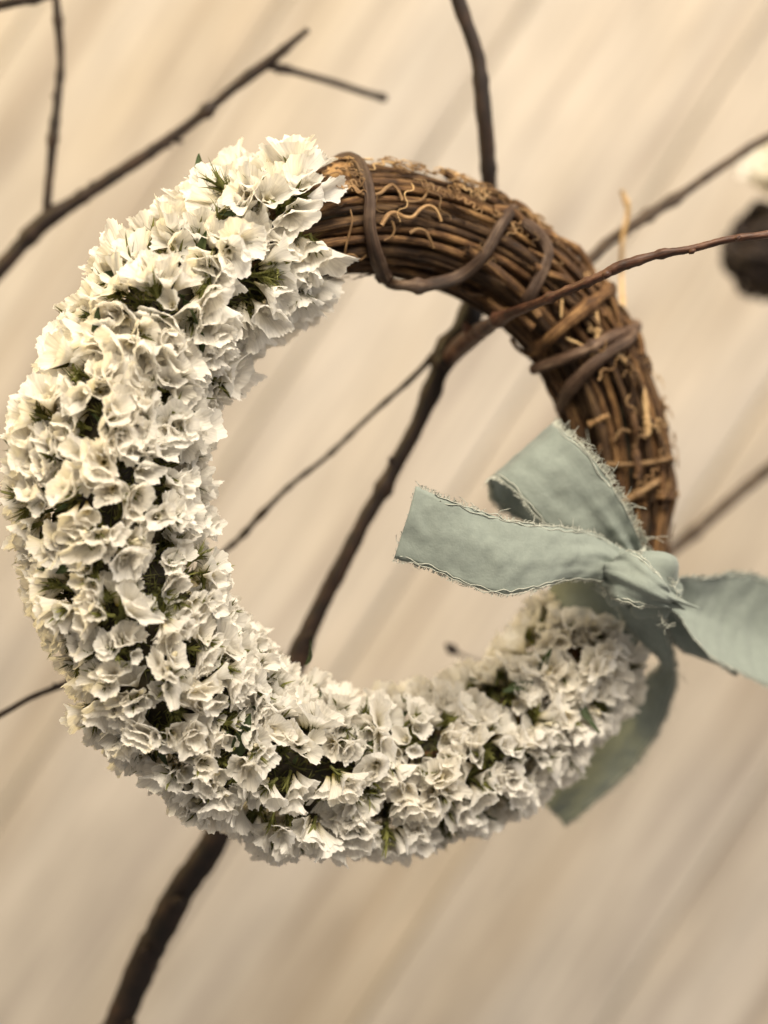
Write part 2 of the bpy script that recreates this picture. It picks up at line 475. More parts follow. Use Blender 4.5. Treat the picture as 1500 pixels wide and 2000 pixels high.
# a long pale strand standing off the outer edge
wrap([(1214, 372, 0.05), (1226, 410, 0.052), (1216, 470, 0.055), (1214, 540, 0.06), (1216, 605, 0.05), (1214, 660, 0.036)], 5.5, M_straw, "straw_strand", seed=14)
# cut stub beside the flowers
P = [W(640, 352, -0.008), W(668, 348, -0.011), W(690, 343, -0.012)]
tube_obj("vine_stub", catmull(P, 10), [22 * S, 24 * S, 24 * S, 23 * S, 24 * S, 25 * S, 24 * S, 24 * S, 23 * S, 21 * S], M_tendril, wreath, 12, 0.10, seed=99)


# loose fibres and flakes peeling off the vines
shred = Heap()
for i in range(260):
    a = math.radians(random.uniform(-18, 108)); ph = random.uniform(-1.7, 2.0); ln = random.uniform(0.003, 0.011); n = 5
    dp = random.gauss(0, 0.10); lift = random.uniform(-0.0012, 0.0006); pk = random.uniform(0, 0.0016)
    pts = [torus(a + ln / RR * k / (n - 1), ph + dp * k / (n - 1), RT + lift + pk * (k / (n - 1)) ** 2) for k in range(n)]
    shred.add(*tube(pts, np.linspace(1, 0.3, n) * random.uniform(0.00010, 0.00034), 4, 0.15, seed=i))
link("bark_shred", shred.mesh("bark_shred", M_vine), wreath, kind="stuff")


# curling tendrils
def curl(th0, ph0, length, amp, k, h0, seed, lift=0.0008):
    r = np.random.default_rng(seed)
    n = max(14, int(length / 0.0006)); ds = length / n
    u = th0 * RR; v = ph0 * RT; out = []
    p = r.uniform(0, 6.28); lp = r.uniform(0, 6.28); sp = r.choice([0, 0, 1]) * r.choice([-1, 1])
    for i in range(n):
        f = i / n
        h = h0 + amp * math.sin(k * i * ds + p) + sp * 5 * max(0, f - 0.55) ** 1.2 * 3
        u += ds * math.cos(h); v += ds * math.sin(h)
        out.append(torus(u / RR, v / RT, RT + lift + 0.0014 * abs(math.sin(140 * i * ds + lp)) + 0.0012 * f))
    return np.array(out)


for i in range(120):
    if i < 96:
        a = math.radians(random.uniform(58, 103)); ph = random.gauss(1.1, 0.45)
    else:
        a = math.radians(random.uniform(0, 60)); ph = random.uniform(-0.6, 1.5)
    ln = random.uniform(0.008, 0.022); r0 = random.uniform(0.00016, 0.00040)
    path = curl(a, ph, ln, random.uniform(0.9, 1.9), random.uniform(600, 1400), random.uniform(0, 6.28), 2000 + i)
    tube_obj("tendril", path, np.linspace(r0, r0 * 0.35, len(path)), M_tendril if i % 6 else M_straw, wreath, 6, 0.02, seed=i)


def px_tendril(pts, r_px, seed, lift=0.0012):
    P = [on_tube(x, y, RT, lift) for x, y in pts]
    path = catmull(P, 8 * len(pts))
    tube_obj("tendril", path, np.linspace(r_px * S, r_px * S * 0.6, len(path)), M_tendril, wreath, 7, 0.02, seed=seed)


px_tendril([(745, 440), (758, 420), (772, 416), (790, 424), (806, 424), (822, 408), (838, 402), (852, 410), (862, 432)], 5, 1)
px_tendril([(662, 372), (675, 362), (690, 364), (702, 376), (718, 381), (742, 378), (756, 366), (768, 362), (780, 376), (786, 392)], 5, 3)
px_tendril([(672, 510), (676, 480), (684, 450), (688, 430), (684, 408)], 2.6, 2)
px_tendril([(648, 508), (662, 518), (676, 500), (690, 498), (704, 507), (716, 498)], 3.2, 4)
px_tendril([(655, 512), (670, 518), (684, 512), (690, 505), (705, 508)], 3.2, 5)
px_tendril([(766, 432), (770, 450), (764, 462), (750, 470)], 3.0, 6)
px_tendril([(800, 455), (815, 448), (830, 452), (840, 468), (846, 484)], 4.0, 7)
px_tendril([(790, 392), (806, 394), (824, 390), (836, 374), (842, 360)], 3.0, 8)

# ------------------------------------------------------------------ statice flowers
def floret(seed, kind):
    """papery pleated funnel about 1 long pointing +Z; uv = (turn, 0 base .. 1 rim)."""
    r = np.random.default_rng(seed)
    flare, p, fy, arc, curl_, npl = dict(
        bell=(0.38, 1.35, 0.8, 1.0, 0.06, 17), open=(0.54, 1.25, 0.95, 1.0, 0.16, 19),
        fan=(0.54, 1.30, 0.45, 1.0, 0.04, 22), half=(0.60, 1.3, 0.7, 0.62, 0.08, 19),
        puff=(0.46, 1.35, 0.65, 1.0, 0.08, 18), trumpet=(0.33, 1.7, 0.85, 1.0, 0.10, 17))[kind]
    V, F, UV = [], [], []
    layers = 2 if kind == 'puff' else 1
    for la in range(layers):
        sc = 1.0 - 0.22 * la
        na, nt = (66, 6) if la == 0 else (50, 5)
        p5, pp, p2, p3 = r.uniform(0, 6.28, 4)
        lob = r.integers(4, 6); a5 = r.uniform(0.05, 0.15); ap = r.uniform(0.026, 0.048)
        jag = r.uniform(-1, 1, na); jag2 = r.uniform(-1, 1, na)
        slow = np.interp(np.linspace(0, 1, na), np.linspace(0, 1, 9), np.r_[(q := r.uniform(-1, 1, 8)), q[0]])
        bend = r.uniform(-0.25, 0.25, 2)
        base = len(V); closed = arc >= 1
        for j in range(nt + 1):
            t = j / nt
            for i in range(na):
                a = 2 * math.pi * i / na * arc + (0 if closed else r.uniform(-0.01, 0.01))
                ruf = t ** 1.6
                rad = 0.035 + flare * sc * t ** p
                rad *= 1 + ruf * (a5 * math.cos(lob * a + p5) + ap * math.sin(npl * a + pp + 2 * t) + 0.07 * slow[i])
                z = sc * (t - curl_ * t ** 3)
                z += ruf * 0.048 * math.cos(lob * a + p5 + 0.6) + 0.016 * ruf * math.cos(npl * a + pp)
                if j == nt:
                    z += 0.016 * jag[i]; rad *= 1 + 0.02 * jag2[i]
                elif j == nt - 1:
                    rad *= 1 + 0.01 * jag2[i]
                x = rad * math.cos(a) + bend[0] * t * t * 0.5; y = rad * math.sin(a) * fy + bend[1] * t * t * 0.5
                cr = 0.075 * t                       # crumpled paper
                nv_ = noise.noise_vector(Vector((x * 4.2 + seed * 3.1, y * 4.2 + la * 5, z * 3.2)))
                nw_ = noise.noise_vector(Vector((x * 10 + seed, y * 10, z * 7 + la * 3)))
                x += cr * nv_.x + 0.028 * t * nw_.x; y += cr * nv_.y + 0.028 * t * nw_.y; z += 0.6 * cr * nv_.z + 0.02 * t * nw_.z
                V.append((x, y, z + 0.02 * la)); UV.append((i / na * arc + 0.37 * la, t))
        for j in range(nt):
            for i in range(na if closed else na - 1):
                i2 = (i + 1) % na
                F.append((base + j * na + i, base + j * na + i2, base + (j + 1) * na + i2, base + (j + 1) * na + i))
    # tiny inner bloom deep in the throat
    if kind in ('open', 'half', 'bell', 'puff'):
        base = len(V)
        m = 10
        for j, (rd, z) in enumerate(((0.02, 0.25), (0.075, 0.52), (0.12, 0.56 if kind != 'open' else 0.5))):
            for i in range(m):
                a = 2 * math.pi * i / m
                rr = rd * (1 + (0.35 if i % 2 else -0.2) * (j == 2))
                V.append((rr * math.cos(a), rr * math.sin(a), z)); UV.append((i / m, 0.05 + 0.16 * j))
        for j in range(2):
            for i in range(m):
                i2 = (i + 1) % m
                F.append((base + j * m + i, base + j * m + i2, base + (j + 1) * m + i2, base + (j + 1) * m + i))
    return V, F, UV


KINDS = ['bell', 'open', 'fan', 'half', 'puff', 'trumpet']
WEIGHT = [0.24, 0.05, 0.24, 0.09, 0.32, 0.06]
VARIANTS = {}
for k in KINDS:
    VARIANTS[k] = []
    for s in range(6):
        V, F, UV = floret(17 * s + 5 * KINDS.index(k) + 3, k)
        VARIANTS[k].append((np.array(V), F, UV, make_mesh("flower", V, F, UV, M_petal)))


def tuft(seed):
    """short stem with pointed green bracts, about 1 long, +Z"""
    r = np.random.default_rng(seed); h = Heap()
    h.add(*tube([(0, 0, -0.5), (0.02, 0, 0), (0, 0.03, 0.35)], [0.09, 0.08, 0.05], 5))
    for i in range(15):
        a = r.uniform(0, 6.28); out = r.uniform(0.15, 0.55); ln = r.uniform(0.45, 1.0); w = r.uniform(0.03, 0.065); b = r.uniform(-0.3, 0.25)
        c, s = math.cos(a), math.sin(a)
        pts = []
        for t in (0, 0.35, 0.7, 1.0):
            rr = 0.05 + out * t ** 1.3
            pts.append((c * rr, s * rr, b + ln * t * (1 - 0.3 * out * t)))
        V, UV = [], []
        for t, q in zip((0, 0.35, 0.7, 1), pts):
            ww = w * (1, 1.15, 0.7, 0.05)[int(round(t * 2.9))]
            V += [(q[0] - s * ww, q[1] + c * ww, q[2]), (q[0] + c * ww * .5, q[1] + s * ww * .5, q[2]), (q[0] + s * ww, q[1] - c * ww, q[2])]
            UV += [(0, t), (0.5, t), (1, t)]
        Fc = [(3 * j + m, 3 * j + m + 1, 3 * j + m + 4, 3 * j + m + 3) for j in range(3) for m in range(2)]
        h.add(V, Fc, UV)
    for i in range(26):      # fine hairs
        a = r.uniform(0, 6.28); z = r.uniform(-0.2, 0.6); c, s = math.cos(a), math.sin(a); ln = r.uniform(0.25, 0.5)
        p0 = np.array((c * 0.08, s * 0.08, z)); p1 = p0 + np.array((c, s, r.uniform(0.1, 0.9))) * ln
        h.add([p0 + (0, 0, .012), p0 - (0, 0, .012), p1], [(0, 1, 2)], [(0, 0), (0, 0), (0, 1)])
    return h.mesh("bract_tuft", M_green)


TUFTS = [tuft(40 + s) for s in range(5)]


def leaf_mesh(seed):
    r = np.random.default_rng(seed); n = 9; V, UV = [], []
    for i in range(n):
        t = i / (n - 1); w = 0.20 * math.sin(math.pi * min(1, t * 0.93 + 0.04)) ** 0.8 * (1 - 0.35 * t)
        z = t; y = 0.10 * math.sin(3 * t + seed) - 0.18 * t * t
        for m in (-1, -0.5, 0, 0.5, 1):
            V.append((m * w, y + 0.07 * abs(m) + 0.012 * r.standard_normal(), z + 0.01 * r.standard_normal())); UV.append((m, t))
    F = [(5 * i + m, 5 * i + m + 1, 5 * i + m + 6, 5 * i + m + 5) for i in range(n - 1) for m in range(4)]
    return make_mesh("leaf", V, F, UV, M_leaf)


LEAVES = [leaf_mesh(s) for s in range(3)]


def bud_mesh():
    V, F, UV = tube([(0, 0, 0), (0, 0, .2), (0, 0, .55), (0, 0, .85), (0, 0, 1.0)], [0.10, 0.17, 0.24, 0.22, 0.08], 8, 0.06, seed=5)
    return make_mesh("bud", V, F, UV, M_budcream)


BUD = bud_mesh()


def basis(zdir, spin):
    z = zdir / np.linalg.norm(zdir)
    x = np.cross(z, [0.13, 0.9, 0.4]); x /= np.linalg.norm(x); y = np.cross(z, x)
    c, s = math.cos(spin), math.sin(spin)
    return np.stack([c * x + s * y, -s * x + c * y, z], axis=1)


def matrix(B, scale, loc):
    M = Matrix.Identity(4)
    for i in range(3):
        for j in range(3): M[i][j] = B[i, j] * (scale[j] if hasattr(scale, '__len__') else scale)
        M[i][3] = loc[i]
    return M


A0, A1 = math.radians(109.5), math.radians(326)
TIP_T = [95, 101, 112, 130, 150, 180, 215, 245, 270, 300, 315, 325, 332]
TIP_R = [138, 146, 160, 166, 166, 173, 170, 165, 158, 150, 140, 130, 124]
SIZE_T = [95, 140, 170, 200, 240, 290, 340]
SIZE_R = [69, 67, 58, 50, 52, 52, 56]

clusters = []
tries = 0
while tries < 40000:
    tries += 1
    t = rng.uniform(A0, A1); ph = rng.uniform(-2.15, 2.15)
    sz = np.interp(math.degrees(t), SIZE_T, SIZE_R) * S
    tip = np.interp(math.degrees(t), TIP_T, TIP_R) * S
    p = torus(t, ph, tip * 0.85)
    gap = sz * (1.10 if math.degrees(t) < 312 else 0.92)
    if all(np.linalg.norm(p - c[0]) > gap for c in clusters):
        clusters.append((p, t, ph, sz, tip))

# stem bed under the flower heads, near-black to paint the shade between them
th = np.linspace(A0 + 0.03, A1 - 0.02, 150)
V, F, UV = tube([ring(t) for t in th], np.interp(np.degrees(th), TIP_T, TIP_R) * S - 0.0124 + 0.0008 * np.sin(th * 37), 26, 0.10, seed=6)
link("shaded_stem_bed", make_mesh("shaded_stem_bed", V, F, UV, M_gap_shade), wreath)

florets, tuft_list, bud_list = [], [], []
for p, t, ph, sz, tip in clusters:
    nrm, tan, rad = frame(t, ph)
    side = np.cross(nrm, tan)
    deg = math.degrees(t)
    bias = 0.0
    if deg < 112: bias = -0.2 * (112 - deg) / 8
    if deg > 318: bias = 1.1 * (deg - 318) / 10
    fa = 9 * noise.noise(Vector(tuple(p * 22))); fl = 0.78 + 0.3 * rng.normal(); fa += rng.normal(0, 0.6)
    tip *= 1 + 0.05 * rng.normal()
    lean = [fl * math.cos(fa), fl * math.sin(fa)]
    if deg < 120: lean[0] = max(lean[0], -0.12)
    axis = nrm + lean[0] * tan + lean[1] * side + bias * tan - 0.22 * e2 * (1 if deg > 200 else 0)
    axis /= np.linalg.norm(axis)
    ldir = lean[0] * tan + lean[1] * side
    base = torus(t, ph, max(tip - 0.88 * sz, 0.0105)) - ldir * 0.24 * sz
    u = math.cos(q := rng.uniform(0, 3.14)) * tan + math.sin(q) * side
    v = np.cross(axis, u)
    n = int(rng.integers(5, 9))
    fam = rng.choice(KINDS, p=WEIGHT)
    for k in range(n):
        f = (k + 0.5) / n * 2 - 1
        a1 = f * 0.66 + rng.normal(0, 0.10); a2 = rng.normal(0, 0.33)
        dirn = axis + math.tan(a1) * u + math.tan(a2) * v
        dirn /= np.linalg.norm(dirn)
        b = base + u * f * sz * 0.30 + v * (math.tan(a2) * 0.35) * sz
        kind = fam if rng.random() < 0.55 else rng.choice(KINDS, p=WEIGHT)
        L = sz * rng.uniform(0.85, 1.2) * (1.08 if kind in ('fan', 'puff') else 1.0)
        florets.append((b, dirn, L, kind, int(rng.integers(0, 6)), rng.uniform(0, 6.28), ph, t, v))
    if rng.random() < 0.9:
        tuft_list.append((base + nrm * sz * 0.36 - ldir * 0.16 * sz, axis + 0.25 * rng.normal(0, 1) * u + 0.3 * nrm, sz * rng.uniform(0.65, 0.95)))
    for _ in range(2):
        t2, p2 = t + rng.normal(0, 0.06), ph + rng.normal(0, 0.22)
        tuft_list.append((torus(t2, p2, tip - sz * 0.78), frame(t2, p2)[0] + 0.4 * rng.normal(0, 1, 3), sz * rng.uniform(0.55, 0.9)))
    if rng.random() < 0.30:
        for _ in range(int(rng.integers(3, 6))):
            bud_list.append((base + axis * sz * 0.45 + u * rng.normal(0, .18) * sz + v * rng.normal(0, .18) * sz, axis + 0.4 * rng.normal(0, 1, 3), sz * rng.uniform(0.22, 0.42)))

camp = np.array([0, -D, 0.0])


def showing(fl):
    b, d, L = fl[0], fl[1], fl[2]
    nrm = frame(fl[7], fl[6])[0]
    view = camp - b; view /= np.linalg.norm(view)
    return np.dot(nrm, view) + 0.35 * np.dot(d, view) + 25 * (L - 0.010)


florets.sort(key=showing, reverse=True)
rest = Heap()
for i, (b, d, L, kind, vi, spin, ph, t, v) in enumerate(florets):
    Vn, F, UV, me = VARIANTS[kind][vi]
    if kind == 'fan':      # flattened funnels stand across the fan
        z = d / np.linalg.norm(d); y = v - z * np.dot(v, z); y /= np.linalg.norm(y); x = np.cross(y, z)
        B = np.stack([x, y, z], axis=1)
    else:
        B = basis(d, spin)
    sxy = 1.0 + 0.15 * math.sin(spin * 3)
    if i < 300:
        o = bpy.data.objects.new("flower", me); COL.objects.link(o); o.parent = wreath
        o.matrix_local = matrix(B, (L * sxy, L * sxy, L), b - RC)
    else:
        rest.add(list((Vn * (L * sxy, L * sxy, L)) @ B.T + b), F, UV)
link("small_flowers", rest.mesh("small_flowers", M_petal), wreath, kind="stuff")

tuft_list.sort(key=lambda q: np.dot((q[0] - RC), nn) + 0.3 * np.dot(q[1] / np.linalg.norm(q[1]), nn) * 0.02, reverse=True)
spare = Heap()
for i, (p, a, s) in enumerate(tuft_list):
    if i >= 300:
        tm = TUFTS[i % 5]; B = basis(a, i * 1.7)
        spare.add(list(np.array([v.co[:] for v in tm.vertices]) * s @ B.T + p), [tuple(f.vertices) for f in tm.polygons], [(0, 0)] * len(tm.vertices))
        continue
    o = bpy.data.objects.new("bract_tuft", TUFTS[i % 5]); COL.objects.link(o); o.parent = wreath
    o.matrix_local = matrix(basis(a, i * 1.7), s, p - RC)
for _ in range(6500):      # short hairy stems that fill the gaps between the heads
    t, ph = rng.uniform(A0 + 0.04, A1 - 0.02), rng.uniform(-2.0, 2.0)
    nrm, tan, rad = frame(t, ph); d = nrm + 0.5 * rng.normal(0, 1, 3); d /= np.linalg.norm(d); l = rng.uniform(0.0025, 0.0075)
    p = torus(t, ph, np.interp(math.degrees(t), TIP_T, TIP_R) * S - 0.0126); B = basis(d, 0); w = rng.uniform(0.00018, 0.00045)
    spare.add([p + B[:, 0] * w, p - B[:, 0] * w * .5 + B[:, 1] * w * .87, p - B[:, 0] * w * .5 - B[:, 1] * w * .87, p + d * l + rng.normal(0, 0.0004, 3)], [(0, 1, 3), (1, 2, 3), (2, 0, 3)], [(0, 0)] * 4)
link("small_bracts", spare.mesh("small_bracts", M_green), wreath, kind="stuff")
for i, (p, a, s) in enumerate(bud_list[:150]):
    o = bpy.data.objects.new("bud", BUD); COL.objects.link(o); o.parent = wreath
    o.matrix_local = matrix(basis(a, i), s, p - RC)
# leaves: a few seen in the photograph, the rest tucked between the heads
leaf_px = [(392, 345, 60, 95), (385, 660, 75, 80), (190, 645, 62, 100), (470, 1450, 80, 70), (1050, 1300, 70, 40), (1020, 1335, 70, 215), (460, 410, 45, 200), (600, 1280, 50, 60), (250, 830, 70, 280), (120, 1105, 60, 190), (1150, 1390, 70, 280)]
for i, (x, y, l, a) in enumerate(leaf_px):
    p = on_tube(x, y, 140 * S)
    d = np.array([math.cos(math.radians(a)), -0.35, math.sin(math.radians(a))])
    o = bpy.data.objects.new("leaf", LEAVES[i % 3]); COL.objects.link(o); o.parent = wreath
    o.matrix_local = matrix(basis(d, i * 2.1), l * S * 1.1, p - RC - d * l * S * 0.4)
for i in range(46):
    p, t, ph, sz, tip = clusters[(i * 7) % len(clusters)]
    nrm, tan, rad = frame(t, ph); q = rng.normal(0, 0.6, 2)
    o = bpy.data.objects.new("leaf", LEAVES[i % 3]); COL.objects.link(o); o.parent = wreath
    o.matrix_local = matrix(basis(nrm + q[0] * tan + q[1] * np.cross(nrm, tan), i), sz * rng.uniform(0.8, 1.1), torus(t + 0.04, ph + 0.2, tip - sz * 0.95) - RC)


# ------------------------------------------------------------------ branches
def stick(name, pts, mat, parent, n=60, sides=10, knots=(), seed=0, rough=0.05, **props):
    """pts: (px, py, depth, radius px); knots: (position 0..1, width, gain)."""
    P = np.array([list(W(x, y, d)) + [r * S * (D + d) / D] for x, y, d, r in pts])
    C = catmull(P, n); r = np.abs(C[:, 3]); x = np.linspace(0, 1, n)
    rr_ = np.random.default_rng(seed + 70)
    L_ = np.concatenate([[0], np.cumsum(np.linalg.norm(np.diff(C[:, :3], axis=0), axis=1))])
    for ax_ in range(3):
        C[:, ax_] += r * (0.10 * np.interp(L_, np.linspace(0, L_[-1], max(4, int(L_[-1] / 0.012))), rr_.normal(0, 1, max(4, int(L_[-1] / 0.012)))))
    for _ in range(max(2, int(L_[-1] / 0.03))):
        knots = tuple(knots) + ((rr_.uniform(0.02, 0.98), rr_.uniform(0.0012, 0.0026) / L_[-1], rr_.uniform(0.12, 0.4)),)
    for k, w, g in knots: r = r * (1 + g * np.exp(-((x - k) / w) ** 2))
    r = r * (1 + rough * np.random.default_rng(seed).standard_normal(n) * 0.5)
    o = tube_obj(name, C[:, :3], r, mat, parent, sides, 0.05, seed=seed, **props)
    if name != "bud_scar" and name != "bud":
        for _ in range(int(L_[-1] / 0.035)):      # small side buds
            i = int(rr_.integers(2, n - 3)); t = C[i + 1, :3] - C[i, :3]; t /= np.linalg.norm(t)
            q = np.cross(t, rr_.normal(0, 1, 3)); q /= np.linalg.norm(q); d = t * 0.8 + q; d /= np.linalg.norm(d); b = C[i, :3] + q * r[i] * 0.7; l = r[i] * rr_.uniform(1.0, 1.8)
            tube_obj("bud", [b, b + d * l * 0.4, b + d * l * 0.75, b + d * l], [l * 0.34, l * 0.36, l * 0.22, l * 0.04], mat, parent, 7, 0.05, seed=i)
    return o


br = empty("tree_branch", W(150, 2160, 0.06), "dark bare branch running up behind the wreath and forking in its ring, carrying the wreath", "branch")
stick("stem", [(90, 2330, 0.06, 28), (225, 2010, 0.058, 27), (340, 1765, 0.056, 29), (430, 1620, 0.054, 26), (590, 1262, 0.05, 18), (700, 1040, 0.046, 15.5), (800, 860, 0.044, 15.5), (868, 700, 0.042, 18), (905, 640, 0.042, 24), (935, 560, 0.045, 22), (955, 460, 0.046, 16), (958, 380, 0.042, 14), (946, 230, 0.034, 16), (930, 110, 0.03, 14), (895, 0, 0.026, 14), (860, -120, 0.022, 13)], M_branch, br, 150, 12, [(0.17, 0.012, 0.12), (0.66, 0.008, 0.22), (0.81, 0.006, 0.35), (0.9, 0.004, 0.12)], 1)
stick("twig", [(880, 700, 0.038, 15.6), (905, 668, 0.026, 18.7), (950, 640, 0.008, 14.8), (1000, 612, -0.008, 10.9), (1060, 588, -0.020, 8.6), (1120, 562, -0.026, 8.6), (1180, 535, -0.030, 9.4), (1205, 522, -0.031, 10.9), (1235, 512, -0.032, 9.4), (1290, 496, -0.033, 7.8), (1350, 486, -0.034, 7.4), (1420, 468, -0.035, 7), (1500, 458, -0.036, 7.8), (1620, 440, -0.036, 7)], M_twig, br, 150, 10, [(0.45, 0.006, 0.35), (0.49, 0.007, 0.25), (0.53, 0.005, 0.3), (0.68, 0.006, 0.25), (0.84, 0.01, 0.15)], 2)
stick("twig", [(878, 690, 0.042, 12.5), (852, 690, 0.042, 9.4), (830, 712, 0.043, 7), (790, 752, 0.046, 5.1), (720, 815, 0.048, 4.7), (640, 890, 0.05, 4.7), (560, 955, 0.05, 5.1), (510, 1005, 0.05, 6.2), (470, 1050, 0.05, 5.5), (410, 1102, 0.048, 5.5), (300, 1215, 0.045, 6.2), (200, 1290, 0.04, 6.2), (130, 1333, 0.03, 7), (60, 1362, 0.024, 6.2), (0, 1395, 0.02, 6.2), (-90, 1440, 0.016, 6.2)], M_branch, br, 120, 9, [(0.09, 0.01, 0.25), (0.25, 0.006, 0.5), (0.30, 0.006, 0.4), (0.40, 0.008, 0.5), (0.44, 0.006, 0.5)], 3)
stick("twig", [(935, 560, 0.046, 12.2), (1020, 535, 0.052, 10.9), (1140, 512, 0.058, 10.2), (1185, 475, 0.06, 10.2), (1240, 437, 0.062, 11.6), (1330, 380, 0.068, 8.8), (1420, 318, 0.075, 8.8), (1500, 268, 0.085, 8.8), (1590, 215, 0.1, 8.2), (1680, 160, 0.115, 8.2)], M_grey, br, 90, 10, [(0.42, 0.012, 0.3)], 4)
# bark collars and buds
for i, (x, y, d, r) in enumerate([(960, 392, 0.038, 17), (868, 706, 0.040, 20), (1185, 536, -0.031, 8), (1352, 492, -0.034, 6), (1440, 465, -0.036, 5)]):
    stick("bud_scar", [(x - r * 0.8, y + r * 0.4, d, r * 0.4), (x - r * 0.2, y, d - 0.001, r * 0.75), (x + r * 0.4, y - r * 0.3, d - 0.001, r * 0.62), (x + r, y - r * 0.55, d, r * 0.3)], M_twig if d < 0 else M_branch, br, 14, 9, (), 20 + i)

lb = empty("tree_branch", W(-120, 640, 0.07), "dark forked bare branch above the flowers in the upper corner, with two side twigs", "branch")
stick("stem", [(-160, 700, 0.075, 16.2), (0, 525, 0.07, 14.8), (50, 468, 0.069, 14.8), (92, 430, 0.068, 16.9), (150, 392, 0.067, 12.8), (260, 318, 0.065, 11.5), (380, 235, 0.063, 9.5), (460, 170, 0.061, 8.8), (520, 125, 0.06, 10.8), (545, 105, 0.059, 8.1), (575, 80, 0.058, 6.8), (602, 58, 0.057, 5.4)], M_branch, lb, 100, 10, [(0.33, 0.012, 0.25), (0.85, 0.015, 0.2)], 5)
stick("twig", [(92, 425, 0.068, 9), (93, 380, 0.066, 8), (103, 270, 0.064, 8.5), (112, 200, 0.063, 8), (118, 130, 0.062, 7), (114, 50, 0.06, 8), (110, -10, 0.058, 7), (104, -90, 0.056, 7)], M_branch, lb, 60, 9, [(0.3, 0.02, 0.4), (0.55, 0.02, 0.3), (0.75, 0.02, 0.3)], 6)
stick("twig", [(528, 128, 0.06, 9), (570, 138, 0.066, 7), (640, 158, 0.072, 7), (700, 178, 0.078, 7), (755, 194, 0.083, 6)], M_branch, lb, 40, 9, [(0.97, 0.03, 0.3)], 7)

cb = empty("tree_branch", W(-60, 20, 0.04), "short piece of dark branch crossing the very top corner beside the thin upright twig", "branch")
stick("stem", [(-120, 34, 0.05, 12), (-30, 16, 0.048, 11), (30, 4, 0.046, 10), (80, -4, 0.045, 8), (150, -22, 0.044, 8)], M_branch, cb, 30, 9, (), 8)

rb = empty("tree_branch", W(1560, 860, 0.13), "blurred brown branch coming out from behind the ribbon bow towards the lower edge of the frame", "branch")
rb["label"] = "blurred thin brown branch rising from behind the ribbon knot to the picture's right edge"
stick("stem", [(1680, 740, 0.145, 12), (1560, 862, 0.14, 12), (1500, 915, 0.138, 12), (1400, 1005, 0.135, 12), (1300, 1088, 0.13, 11.2), (1200, 1180, 0.125, 9.6), (1110, 1260, 0.13, 6.4), (1020, 1292, 0.14, 3.2), (960, 1296, 0.12, 2.4), (915, 1285, 0.09, 2.4), (890, 1272, 0.07, 3.2)], M_grey, rb, 80, 9, (), 9)
stick("bud", [(893, 1276, 0.07, 4), (886, 1271, 0.068, 6.5), (880, 1266, 0.066, 7.5), (872, 1258, 0.065, 4)], M_bud, rb, 14, 9, (), 10)


# ------------------------------------------------------------------ ribbon
bow = empty("ribbon_bow", W(1245, 1130, 0.004), "sage green frayed cloth ribbon tied in a bow round the lower part of the wreath", "ribbon")


